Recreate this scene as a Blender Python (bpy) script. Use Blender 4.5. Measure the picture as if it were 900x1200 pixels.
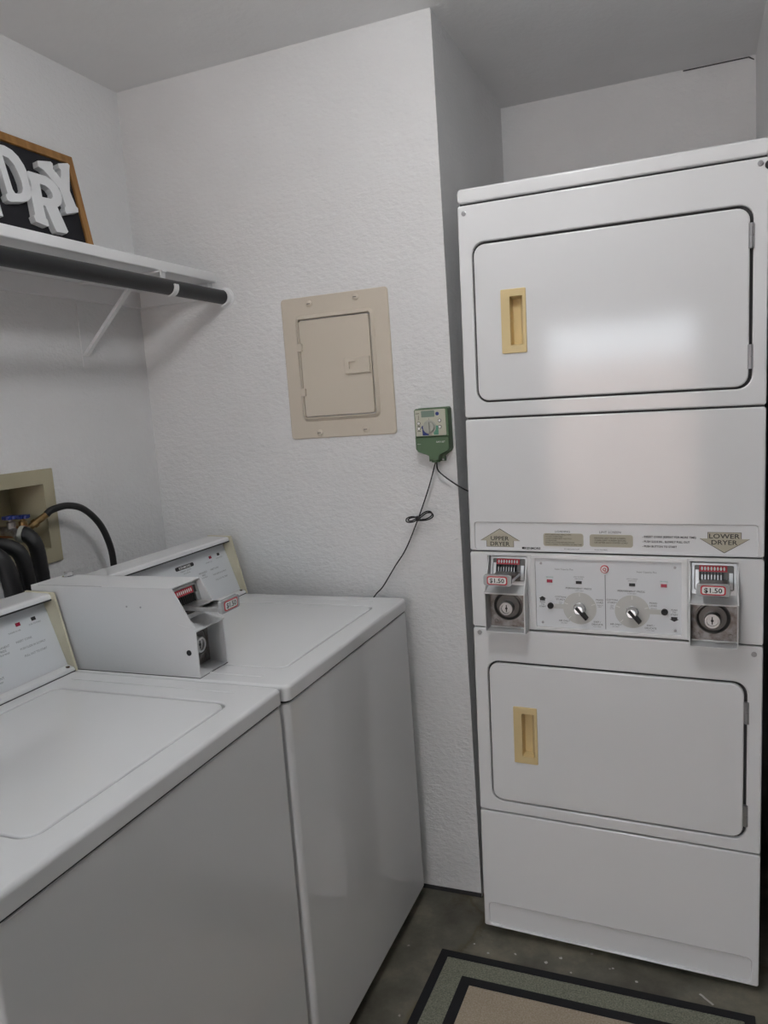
import bpy, bmesh, math, random
from mathutils import Vector, Matrix
random.seed(7)
PI = math.pi
S = bpy.context.scene
COL = S.collection
for o in list(bpy.data.objects):
    bpy.data.objects.remove(o)

# ------------------------------------------------------------------ camera
CAM = Vector((1.6125, -2.0534, 1.4547))
cr = Vector((0.9278, 0.3664, -0.0702)); cu = Vector((0.0154, 0.1503, 0.9885)); cf = Vector((-0.3728, 0.9182, -0.1338))
cd = bpy.data.cameras.new('camera'); cam = bpy.data.objects.new('camera', cd); COL.objects.link(cam)
cd.sensor_fit = 'VERTICAL'; cd.sensor_height = 36.0; cd.lens = 906.0 / 1200 * 36; cd.clip_start = 0.02
cr.normalize(); cf = (cf - cr * cf.dot(cr)).normalized(); cu = cr.cross(cf)
cam.matrix_world = Matrix(((cr.x, cu.x, -cf.x, CAM.x), (cr.y, cu.y, -cf.y, CAM.y), (cr.z, cu.z, -cf.z, CAM.z), (0, 0, 0, 1)))
S.camera = cam

# ------------------------------------------------------------------ world, lamp level, exposure
W = bpy.data.worlds.new('sky'); S.world = W; W.use_nodes = True
bg = W.node_tree.nodes['Background']; bg.inputs[0].default_value = (0.86, 0.93, 1.0, 1); bg.inputs[1].default_value = 3.5
LAMP = 18.5                      # emission of the ceiling lamp's diffuser
LAMP_COL = (0.98, 0.99, 1.0)
S.view_settings.view_transform = 'Standard'; S.view_settings.look = 'None'
S.view_settings.gamma = 1; S.view_settings.use_curve_mapping = False
S.view_settings.exposure = 1.25

# ------------------------------------------------------------------ materials
def nt(name):
    m = bpy.data.materials.new(name); m.use_nodes = True
    t = m.node_tree; b = t.nodes['Principled BSDF']
    return m, t, b
def mat(name, c, rough=0.5, metal=0.0, coat=0.0, noise=0.0, nscale=20, bump=0.0, bscale=200, spec=0.5, stretch=None, c2=None):
    m, t, b = nt(name)
    b.inputs['Base Color'].default_value = (*c, 1); b.inputs['Roughness'].default_value = rough
    b.inputs['Metallic'].default_value = metal; b.inputs['Coat Weight'].default_value = coat
    b.inputs['Coat Roughness'].default_value = 0.08
    b.inputs['Specular IOR Level'].default_value = spec
    tc = t.nodes.new('ShaderNodeTexCoord'); src = tc.outputs['Object']
    if stretch:
        mp = t.nodes.new('ShaderNodeMapping'); mp.inputs['Scale'].default_value = stretch
        t.links.new(src, mp.inputs[0]); src = mp.outputs[0]
    if noise or c2:
        n = t.nodes.new('ShaderNodeTexNoise'); n.inputs['Scale'].default_value = nscale; n.inputs['Detail'].default_value = 6
        t.links.new(src, n.inputs['Vector'])
        r = t.nodes.new('ShaderNodeValToRGB')
        k = c2 if c2 else tuple(max(0, x * (1 - noise)) for x in c)
        r.color_ramp.elements[0].color = (*k, 1); r.color_ramp.elements[1].color = (*c, 1)
        r.color_ramp.elements[0].position = 0.35; r.color_ramp.elements[1].position = 0.65
        t.links.new(n.outputs['Fac'], r.inputs[0]); t.links.new(r.outputs[0], b.inputs['Base Color'])
    if bump:
        n2 = t.nodes.new('ShaderNodeTexNoise'); n2.inputs['Scale'].default_value = bscale; n2.inputs['Detail'].default_value = 4
        t.links.new(src, n2.inputs['Vector'])
        bp = t.nodes.new('ShaderNodeBump'); bp.inputs['Strength'].default_value = bump; bp.inputs['Distance'].default_value = 0.01
        t.links.new(n2.outputs['Fac'], bp.inputs['Height']); t.links.new(bp.outputs[0], b.inputs['Normal'])
    return m
def wall_mat(name, c, strength):
    m, t, b = nt(name); b.inputs['Roughness'].default_value = 0.55; b.inputs['Specular IOR Level'].default_value = 0.35
    tc = t.nodes.new('ShaderNodeTexCoord')
    mp = t.nodes.new('ShaderNodeMapping'); mp.inputs['Scale'].default_value = (1, 1, 1.6); t.links.new(tc.outputs['Object'], mp.inputs[0])
    n1 = t.nodes.new('ShaderNodeTexNoise'); n1.inputs['Scale'].default_value = 55; n1.inputs['Detail'].default_value = 5; n1.inputs['Roughness'].default_value = 0.6
    n2 = t.nodes.new('ShaderNodeTexNoise'); n2.inputs['Scale'].default_value = 5; n2.inputs['Detail'].default_value = 3
    t.links.new(mp.outputs[0], n1.inputs['Vector']); t.links.new(tc.outputs['Object'], n2.inputs['Vector'])
    ad = t.nodes.new('ShaderNodeMath'); ad.operation = 'MULTIPLY_ADD'; ad.inputs[1].default_value = 1.2
    t.links.new(n2.outputs['Fac'], ad.inputs[0]); t.links.new(n1.outputs['Fac'], ad.inputs[2])
    bp = t.nodes.new('ShaderNodeBump'); bp.inputs['Strength'].default_value = strength; bp.inputs['Distance'].default_value = 0.012
    t.links.new(ad.outputs[0], bp.inputs['Height']); t.links.new(bp.outputs[0], b.inputs['Normal'])
    r = t.nodes.new('ShaderNodeValToRGB'); r.color_ramp.elements[0].position = 0.3; r.color_ramp.elements[1].position = 0.7
    r.color_ramp.elements[0].color = (*[x * 0.96 for x in c], 1); r.color_ramp.elements[1].color = (*c, 1)
    t.links.new(n2.outputs['Fac'], r.inputs[0]); t.links.new(r.outputs[0], b.inputs['Base Color'])
    return m
def floor_mat():
    m, t, b = nt('stained_concrete'); b.inputs['Roughness'].default_value = 0.55; L = t.links.new
    tc = t.nodes.new('ShaderNodeTexCoord')
    n1 = t.nodes.new('ShaderNodeTexNoise'); n1.inputs['Scale'].default_value = 5; n1.inputs['Detail'].default_value = 8; n1.inputs['Roughness'].default_value = 0.65
    L(tc.outputs['Object'], n1.inputs['Vector'])
    r = t.nodes.new('ShaderNodeValToRGB'); e = r.color_ramp.elements
    e[0].position = 0.3; e[0].color = (0.075, 0.068, 0.05, 1); e[1].position = 0.72; e[1].color = (0.30, 0.27, 0.20, 1)
    q = e.new(0.5); q.color = (0.15, 0.14, 0.108, 1)
    L(n1.outputs['Fac'], r.inputs[0])
    v = t.nodes.new('ShaderNodeTexVoronoi'); v.feature = 'DISTANCE_TO_EDGE'; v.inputs['Scale'].default_value = 1.5
    wv = t.nodes.new('ShaderNodeMixRGB'); wv.blend_type = 'ADD'; wv.inputs[0].default_value = 0.25
    L(tc.outputs['Object'], wv.inputs[1]); L(n1.outputs['Color'], wv.inputs[2]); L(wv.outputs[0], v.inputs['Vector'])
    cr_ = t.nodes.new('ShaderNodeValToRGB'); cr_.color_ramp.elements[0].position = 0.0; cr_.color_ramp.elements[1].position = 0.03
    cr_.color_ramp.elements[0].color = (0.72, 0.66, 0.5, 1); cr_.color_ramp.elements[1].color = (1, 1, 1, 1)
    L(v.outputs['Distance'], cr_.inputs[0])
    mx = t.nodes.new('ShaderNodeMixRGB'); mx.blend_type = 'MULTIPLY'; mx.inputs[0].default_value = 1
    L(r.outputs[0], mx.inputs[1]); L(cr_.outputs[0], mx.inputs[2])
    # old paint specks
    v2 = t.nodes.new('ShaderNodeTexVoronoi'); v2.inputs['Scale'].default_value = 16; v2.inputs['Randomness'].default_value = 1; L(tc.outputs['Object'], v2.inputs['Vector'])
    sp = t.nodes.new('ShaderNodeValToRGB'); sp.color_ramp.elements[0].position = 0.05; sp.color_ramp.elements[1].position = 0.075
    sp.color_ramp.elements[0].color = (1, 1, 1, 1); sp.color_ramp.elements[1].color = (0, 0, 0, 1)
    L(v2.outputs['Distance'], sp.inputs[0])
    n3 = t.nodes.new('ShaderNodeTexNoise'); n3.inputs['Scale'].default_value = 9; L(tc.outputs['Object'], n3.inputs['Vector'])
    g = t.nodes.new('ShaderNodeMath'); g.operation = 'GREATER_THAN'; g.inputs[1].default_value = 0.56; L(n3.outputs['Fac'], g.inputs[0])
    mu = t.nodes.new('ShaderNodeMath'); mu.operation = 'MULTIPLY'; L(sp.outputs[0], mu.inputs[0]); L(g.outputs[0], mu.inputs[1])
    m2 = t.nodes.new('ShaderNodeMixRGB'); L(mu.outputs[0], m2.inputs[0]); L(mx.outputs[0], m2.inputs[1]); m2.inputs[2].default_value = (0.42, 0.37, 0.33, 1)
    L(m2.outputs[0], b.inputs['Base Color'])
    bp = t.nodes.new('ShaderNodeBump'); bp.inputs['Strength'].default_value = 0.25; bp.inputs['Distance'].default_value = 0.006
    L(n1.outputs['Fac'], bp.inputs['Height']); L(bp.outputs[0], b.inputs['Normal'])
    return m
def emis(name, c, s):
    m, t, b = nt(name); b.inputs['Base Color'].default_value = (*c, 1)
    b.inputs['Emission Color'].default_value = (*c, 1); b.inputs['Emission Strength'].default_value = s
    return m
M_wall = wall_mat('white_painted_plaster', (0.80, 0.80, 0.80), 0.42)
M_wallg = wall_mat('fill_cutting_grey_plaster', (0.42, 0.42, 0.43), 0.3)  # for unseen walls, grey chosen to lower the bounce light
M_ceil = wall_mat('flat_ceiling_paint', (0.84, 0.84, 0.84), 0.15)
M_floor = floor_mat()
M_enam = mat('white_appliance_enamel', (0.80, 0.805, 0.81), 0.11, coat=0.0, bump=0.004, bscale=8)
M_enam2 = mat('white_washer_enamel', (0.80, 0.805, 0.81), 0.09, bump=0.006, bscale=6)
M_dark = mat('dark_inner_steel', (0.035, 0.035, 0.037), 0.6)
M_black = mat('black_rubber', (0.009, 0.009, 0.010), 0.5)
M_blackm = mat('black_tube_enamel', (0.010, 0.011, 0.013), 0.42)
M_cream = mat('cream_plastic', (0.74, 0.58, 0.30), 0.4, noise=0.06, nscale=8)
M_capbeige = mat('aged_cream_end_cap', (0.68, 0.63, 0.48), 0.4, noise=0.12, nscale=18)
M_fascia = mat('pale_printed_fascia', (0.76, 0.785, 0.81), 0.35)
M_strip = mat('pale_label_strip', (0.78, 0.79, 0.80), 0.35)
M_beigeprint = mat('khaki_print', (0.50, 0.47, 0.37), 0.5)
M_ink = mat('black_ink', (0.03, 0.03, 0.032), 0.6)
M_greyink = mat('grey_ink', (0.20, 0.21, 0.22), 0.6)
M_greenink = mat('green_ink', (0.12, 0.36, 0.30), 0.6)
M_red = mat('red_lens', (0.38, 0.015, 0.05), 0.25)
M_redlab = mat('red_label', (0.55, 0.03, 0.05), 0.35)
M_white = mat('white_print', (0.85, 0.85, 0.83), 0.4)
M_steel = mat('brushed_steel', (0.62, 0.62, 0.62), 0.32, metal=1.0, noise=0.15, nscale=60)
M_rust = mat('rusty_metal', (0.09, 0.05, 0.03), 0.7)
M_chrome = mat('chrome', (0.80, 0.80, 0.82), 0.10, metal=1.0)
M_dish = mat('dark_dished_steel', (0.13, 0.125, 0.12), 0.35, metal=0.8)
M_worn = mat('worn_grey_steel', (0.36, 0.355, 0.35), 0.45, metal=0.7, noise=0.35, nscale=70, c2=(0.20, 0.17, 0.155))
M_housing = mat('grey_white_housing_paint', (0.70, 0.705, 0.71), 0.42, bump=0.05, bscale=150)
M_screw = mat('dull_screw_metal', (0.42, 0.42, 0.43), 0.35, metal=0.9)
M_panel = mat('beige_panel_paint', (0.63, 0.565, 0.47), 0.45, bump=0.05, bscale=90)
M_boxbeige = mat('aged_tan_plastic', (0.46, 0.42, 0.29), 0.5, noise=0.12, nscale=6)
M_green = mat('green_plastic', (0.085, 0.155, 0.078), 0.42)
M_face = mat('pale_face_plate', (0.52, 0.52, 0.42), 0.45)
M_lcd = mat('green_grey_lcd', (0.20, 0.27, 0.22), 0.25)
M_blue = mat('blue_print', (0.015, 0.035, 0.20), 0.4)
M_teal = mat('teal_print', (0.10, 0.30, 0.20), 0.4)
M_grey = mat('grey_plastic', (0.42, 0.43, 0.38), 0.4)
M_brass = mat('tarnished_brass', (0.50, 0.34, 0.16), 0.35, metal=1.0, noise=0.4, nscale=60)
M_copper = mat('copper', (0.55, 0.25, 0.15), 0.4, metal=1.0)
M_wood = mat('stained_pine', (0.40, 0.20, 0.055), 0.5, c2=(0.27, 0.125, 0.03), nscale=9, stretch=(6, 1, 6))
M_board = mat('black_board', (0.009, 0.009, 0.013), 0.8)
M_letter = mat('white_painted_wood', (0.80, 0.81, 0.82), 0.5)
M_shelf = mat('white_shelf_paint', (0.78, 0.78, 0.785), 0.4, bump=0.04, bscale=60)
M_rugb = mat('black_rug_binding', (0.012, 0.012, 0.014), 0.9, bump=0.4, bscale=500)
M_rugg = mat('grey_green_woven_rug', (0.33, 0.33, 0.255), 0.95, bump=0.5, bscale=400, c2=(0.17, 0.175, 0.13), nscale=260)
M_rugt = mat('tan_woven_rug', (0.54, 0.46, 0.355), 0.95, bump=0.5, bscale=400, c2=(0.42, 0.34, 0.24), nscale=260)
M_dial = mat('grey_dial_print', (0.58, 0.585, 0.56), 0.4)
M_lampw = mat('white_lamp_metal', (0.8, 0.8, 0.8), 0.4)
M_diff = emis('lit_lamp_diffuser', LAMP_COL, LAMP)
M_stucco = mat('warm_stucco', (0.80, 0.56, 0.46), 0.8, bump=0.3, bscale=60)
M_paving = mat('grey_paving', (0.35, 0.33, 0.31), 0.8, noise=0.2, nscale=4)
M_clear = mat('clear_acrylic', (0.82, 0.84, 0.85), 0.12)
M_clear.node_tree.nodes['Principled BSDF'].inputs['Transmission Weight'].default_value = 0.55

# ------------------------------------------------------------------ object helpers
def tag(o, label=None, cat=None, group=None, kind=None):
    if label: o['label'] = label
    if cat: o['category'] = cat
    if group: o['group'] = group
    if kind: o['kind'] = kind
    return o
def thing(name, label, cat, loc=(0, 0, 0), mtx=None, group=None):
    o = bpy.data.objects.new(name, None); COL.objects.link(o); o.empty_display_size = 0.05
    if mtx is not None: o.matrix_world = mtx
    else: o.location = loc
    return tag(o, label, cat, group)
def obj(name, bm, m, parent=None, label=None, sharp=35, flat=False):
    bmesh.ops.recalc_face_normals(bm, faces=bm.faces[:])
    lim = math.radians(sharp)
    for f in bm.faces: f.smooth = not flat
    for e in bm.edges:
        e.smooth = not (len(e.link_faces) == 2 and e.calc_face_angle(0) > lim)
    me = bpy.data.meshes.new(name); bm.to_mesh(me); bm.free()
    me.materials.append(m)
    o = bpy.data.objects.new(name, me); COL.objects.link(o)
    if not flat:
        wn = o.modifiers.new('weighted_normal', 'WEIGHTED_NORMAL'); wn.keep_sharp = True; wn.weight = 100
    if parent: o.parent = parent
    if label: o['label'] = label
    if name.endswith(('lettering', 'tick_marks', 'coin_symbols', 'slot_teeth', 'coin_guides', '_print')): o['kind'] = 'stuff'
    return o
def NB(): return bmesh.new()
# local frames: (a across, b up, n towards the viewer)
def F(a, b, n): return Vector((a, -n, b))            # face that looks to -y
def R(a, b, n): return Vector((n, a, b))             # face that looks to +x
def T(a, b, n): return Vector((a, b, n))             # face that looks up
def off(Mf, da=0, db=0, dn=0): return lambda a, b, n: Mf(a + da, b + db, n + dn)
def rr(a0, a1, b0, b1, r, k=4):
    if r <= 0: r = 1e-5
    P = []
    for (cx, cy, s) in ((a1 - r, b1 - r, 0), (a0 + r, b1 - r, 1), (a0 + r, b0 + r, 2), (a1 - r, b0 + r, 3)):
        for i in range(k + 1):
            t = (s + i / k) * PI / 2
            P.append((cx + r * math.cos(t), cy + r * math.sin(t)))
    return P
def loft(bm, loops, cap0=True, cap1=True, closed=False):
    V = [[bm.verts.new(p) for p in l] for l in loops]
    n = len(V[0]); m = len(V)
    for i in range(m if closed else m - 1):
        A, B = V[i], V[(i + 1) % m]
        for j in range(n):
            bm.faces.new((A[j], A[(j + 1) % n], B[(j + 1) % n], B[j]))
    if not closed:
        if cap0: bm.faces.new(V[0][::-1])
        if cap1: bm.faces.new(V[-1])
def slab(bm, Mf, a0, a1, b0, b1, n0, n1, r=0.0, bev=0.0, k=4, backbev=0.0):
    L = []
    if backbev:
        for i in range(3):
            t = i / 3 * PI / 2; s = backbev * (1 - math.sin(t))
            L.append([Mf(a, b, n0 + backbev * (1 - math.cos(t))) for a, b in rr(a0 + s, a1 - s, b0 + s, b1 - s, max(r - s, 1e-4), k)])
    L.append([Mf(a, b, n0 + backbev) for a, b in rr(a0, a1, b0, b1, r, k)])
    if bev:
        for i in range(4):
            t = i / 3 * PI / 2; s = bev * (1 - math.cos(t))
            L.append([Mf(a, b, n1 - bev + bev * math.sin(t)) for a, b in rr(a0 + s, a1 - s, b0 + s, b1 - s, max(r - s, 1e-4), k)])
    else:
        L.append([Mf(a, b, n1) for a, b in rr(a0, a1, b0, b1, r, k)])
    loft(bm, L)
def ring(bm, Mf, o, i, n0, n1, ro=0.0, ri=0.0, bev=0.0, ibev=None, k=4):
    """plate with a rounded rectangular hole; o, i = (a0, a1, b0, b1)"""
    ib = bev if ibev is None else ibev
    def lp(q, s, r, n): return [Mf(a, b, n) for a, b in rr(q[0] + s, q[1] - s, q[2] + s, q[3] - s, max(r - s, 1e-4), k)]
    L = [lp(o, 0, ro, n0)]
    if bev:
        for j in range(4):
            t = j / 3 * PI / 2; L.append(lp(o, bev * (1 - math.cos(t)), ro, n1 - bev + bev * math.sin(t)))
    else: L.append(lp(o, 0, ro, n1))
    if ib:
        for j in range(4):
            t = (3 - j) / 3 * PI / 2; L.append(lp(i, -ib * (1 - math.cos(t)), ri, n1 - ib + ib * math.sin(t)))
    else: L.append(lp(i, 0, ri, n1))
    L.append(lp(i, 0, ri, n0))
    loft(bm, L, closed=True)
def disc(bm, Mf, a, b, r, n0, n1, seg=20, bev=0.0, r1=None):
    r1 = r if r1 is None else r1
    def c(rad, n): return [Mf(a + rad * math.cos(2 * PI * i / seg), b + rad * math.sin(2 * PI * i / seg), n) for i in range(seg)]
    L = [c(r, n0)]
    if bev: L += [c(r1, n1 - bev), c(r1 - bev * 0.3, n1 - bev * 0.3), c(r1 - bev, n1)]
    else: L += [c(r1, n1)]
    loft(bm, L)
def lathe(bm, Mf, a, b, prof, seg=24, cap0=True, cap1=True):
    loft(bm, [[Mf(a + r * math.cos(2 * PI * i / seg), b + r * math.sin(2 * PI * i / seg), n) for i in range(seg)] for r, n in prof], cap0, cap1)
def box(bm, p0, p1):
    slab(bm, T, p0[0], p1[0], p0[1], p1[1], p0[2], p1[2], 0, 0, 1)
def box4(bm, Mf, a0, a1, b0, b1, n0, n1):
    P = [(a0, b0), (a1, b0), (a1, b1), (a0, b1)]
    loft(bm, [[Mf(a, b, n0) for a, b in P], [Mf(a, b, n1) for a, b in P]])
def prism(bm, Mf, pts, n0, n1):
    loft(bm, [[Mf(a, b, n0) for a, b in pts], [Mf(a, b, n1) for a, b in pts]])
def spline(P, k=8):
    P = [Vector(p) for p in P]; Q = []
    for i in range(len(P) - 1):
        p0 = P[max(i - 1, 0)]; p1 = P[i]; p2 = P[i + 1]; p3 = P[min(i + 2, len(P) - 1)]
        for j in range(k):
            t = j / k
            Q.append(0.5 * ((2 * p1) + (p2 - p0) * t + (2 * p0 - 5 * p1 + 4 * p2 - p3) * t * t + (3 * p1 - p0 - 3 * p2 + p3) * t ** 3))
    Q.append(P[-1]); return Q
def tube(bm, pts, r, seg=10, smooth=True, k=8, rib=0.0):
    Q = spline(pts, k) if smooth else [Vector(p) for p in pts]
    d = (Q[1] - Q[0]).normalized(); up = d.orthogonal().normalized(); L = []
    for i, p in enumerate(Q):
        d2 = (Q[min(i + 1, len(Q) - 1)] - Q[max(i - 1, 0)]).normalized()
        up = (d.rotation_difference(d2) @ up); up = (up - d2 * up.dot(d2)).normalized(); d = d2
        s = d.cross(up); rad = r + (rib if i % 2 else 0)
        L.append([p + (up * math.cos(2 * PI * j / seg) + s * math.sin(2 * PI * j / seg)) * rad for j in range(seg)])
    loft(bm, L)
def plate(bm, Mf, loops, n0, n1, bev=0.0):
    """flat plate cut to the first outline, pierced by the other outlines"""
    c = bpy.data.curves.new('p', 'CURVE'); c.dimensions = '2D'; c.fill_mode = 'BOTH'; c.extrude = (n1 - n0) / 2 - bev; c.bevel_depth = bev; c.bevel_resolution = 0; c.offset = -bev
    for P in loops:
        s = c.splines.new('POLY'); s.points.add(len(P) - 1); s.use_cyclic_u = True
        for i, (a, b) in enumerate(P): s.points[i].co = (a, b, 0, 1)
    o = bpy.data.objects.new('p', c); me = bpy.data.meshes.new_from_object(o)
    bm.from_mesh(me); bpy.data.objects.remove(o); bpy.data.meshes.remove(me); bpy.data.curves.remove(c)
    bmesh.ops.remove_doubles(bm, verts=bm.verts[:], dist=1e-5)
    for v in bm.verts: v.co = Mf(v.co.x, v.co.y, v.co.z + (n0 + n1) / 2)
TXT = {}
def text(bm, s, Mf, a, b, h, n, align='C', sx=1.0, bold=0.0):
    """flat printed text, cap height h, baseline at b"""
    key = (s, bold)
    if key not in TXT:
        c = bpy.data.curves.new('t', 'FONT'); c.body = s; c.size = 1.0; c.resolution_u = 2; c.offset = bold
        o = bpy.data.objects.new('t', c); me = bpy.data.meshes.new_from_object(o)
        vs = [v.co.copy() for v in me.vertices]; fs = [tuple(p.vertices) for p in me.polygons]
        bpy.data.objects.remove(o); bpy.data.meshes.remove(me); bpy.data.curves.remove(c)
        TXT[key] = (vs, fs)
    vs, fs = TXT[key]
    if not vs: return
    k = h / 0.70
    x0 = min(v.x for v in vs); x1 = max(v.x for v in vs)
    ox = {'C': -(x0 + x1) / 2, 'L': -x0, 'R': -x1}[align]
    V = [bm.verts.new(Mf(a + (v.x + ox) * k * sx, b + v.y * k, n)) for v in vs]
    for f in fs:
        try: bm.faces.new([V[i] for i in f])
        except ValueError: pass
def screw(parent, Mf, a, b, n, r=0.006, m=None, name='screw'):
    bm = NB(); disc(bm, Mf, a, b, r, n, n + 0.0028, 14, 0.0012)
    disc(bm, Mf, a, b, r * 0.45, n + 0.0028, n + 0.0036, 6)
    return obj(name, bm, m or M_screw, parent)

# ------------------------------------------------------------------ room shell
XR, YB, YF, H, XA = 1.811, 0.789, -3.6, 2.458, 1.005
YS, XO = -0.26, 4.4
FZ = -0.012                       # the slab lies a little under the plaster's lower edge
def struct(name, bm, m): return tag(obj(name, bm, m, flat=True), kind='structure')
bm = NB(); box(bm, (-0.12, YF - 0.12, FZ - 0.1), (XO + 0.12, YB + 0.12, FZ)); floor = struct('floor', bm, M_floor)
bm = NB(); box(bm, (-0.12, YF - 0.12, H), (XO + 0.12, YB + 0.12, H + 0.1)); struct('ceiling', bm, M_ceil)
VB = (-0.80, -0.449, 1.1035, 1.356)        # outlet box outer frame (y0, y1, z0, z1)
VI = (-0.762, -0.487, 1.144, 1.3165)       # its opening
bm = NB(); ring(bm, R, (YF, 0.0, FZ, H), VI, -0.12, 0.0, k=1); struct('wall_left', bm, M_wall)
bm = NB(); box(bm, (-0.12, 0, FZ), (XA, YB + 0.12, H)); o = struct('wall_back', bm, M_wall)
bm = NB(); box(bm, (XA, YB, FZ), (XR, YB + 0.12, H)); struct('wall_alcove_back', bm, M_wall)
YS, XO = -0.26, 4.4                # the alcove's right cheek ends here; unseen room added beyond it to cut the fill light
bm = NB(); box(bm, (XR, YS, FZ), (XR + 0.12, YB + 0.12, H)); struct('wall_right', bm, M_wall)
bm = NB(); box(bm, (XR + 0.12, YS, FZ), (XO, YS + 0.12, H)); struct('wall_unseen_back_right', bm, M_wallg)
bm = NB(); box(bm, (XO, YF - 0.12, FZ), (XO + 0.12, YS + 0.12, H)); struct('wall_unseen_far_right', bm, M_wallg)
DO = (0.40, 1.36, 1.955)
bm = NB()
box(bm, (-0.12, YF - 0.12, FZ), (DO[0], YF, H)); box(bm, (DO[1], YF - 0.12, FZ), (XO + 0.12, YF, H)); box(bm, (DO[0], YF - 0.12, DO[2]), (DO[1], YF, H))
struct('wall_front', bm, M_wallg)
bm = NB()
for a0, a1, b0, b1 in ((DO[0] - 0.06, DO[0], FZ, DO[2] + 0.06), (DO[1], DO[1] + 0.06, FZ, DO[2] + 0.06), (DO[0], DO[1], DO[2], DO[2] + 0.06)):
    box(bm, (a0, YF, b0), (a1, YF + 0.018, b1))
struct('door_1', bm, M_shelf)
bm = NB(); box(bm, (-6, -12, -0.12), (8, YF - 0.12, -0.02)); struct('ground_outside', bm, M_paving)
bm = NB(); box(bm, (-6, -7.2, -0.02), (8, -7.0, 1.88)); struct('wall_outside', bm, M_stucco)
# dark open joint where the plaster stops above the slab, and the crack in the alcove's ceiling line
bm = NB(); box(bm, (0.0, -0.0015, FZ), (XA, 0.0, 0.0015)); struct('trim_1', bm, M_dark)
bm = NB(); prism(bm, F, [(1.60, H - 0.006), (1.79, H - 0.006), (1.806, H - 0.016), (1.806, H - 0.0125), (1.792, H - 0.0025), (1.60, H - 0.0025)], -YB, -YB + 0.002)
struct('trim_2', bm, M_dark)

bm = NB()
for x, y, r in ((1.2336, -0.2165, .006), (1.1506, -0.2078, .004), (1.2671, -0.1903, .005), (1.0804, -0.2249, .004), (1.036, -0.1999, .003), (1.30, -0.235, .003), (1.46, -0.22, .004), (1.40, -0.19, .003)):
    rs = [r * random.uniform(0.6, 1.2) for _ in range(9)]
    loft(bm, [[Vector((x + q * k * math.cos(i * 2 * PI / 9), y + q * k * math.sin(i * 2 * PI / 9), FZ + h)) for i, q in enumerate(rs)] for k, h in ((1, 0.0), (1, 0.0003), (0.7, 0.0008))])
for P in ([(1.606, -0.219), (1.612, -0.223), (1.617, -0.229), (1.636, -0.246)],):
    L = []
    for i, (x, y) in enumerate(P): L.append([Vector((x + dx, y + dy, FZ + h)) for dx, dy, h in ((-.002, -.002, 0), (.002, .002, 0), (.0015, .0015, .0008), (-.0015, -.0015, .0008))])
    loft(bm, L)
tag(obj('paint_drips', bm, mat('dried_white_paint', (0.55, 0.52, 0.49), 0.6), floor), kind='stuff')

# ------------------------------------------------------------------ ceiling lamp (out of the frame, lights the room)
LX, LY = 1.20, -1.00
lamp = thing('ceiling_light', 'lit white globe lamp on the ceiling in front of the dryers', 'light', (LX, LY, H))
bm = NB(); lathe(bm, T, 0, 0, [(0.075, 0.0), (0.075, -0.018), (0.05, -0.026), (0.048, -0.03)], 32); obj('lamp_base', bm, M_lampw, lamp)
bm = NB(); lathe(bm, T, 0, 0, [(0.047, -0.022)] + [(0.092 * math.sin(math.radians(a)), -0.112 + 0.086 * math.cos(math.radians(a))) for a in range(28, 179, 10)], 32); obj('lamp_diffuser', bm, M_diff, lamp)

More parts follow.
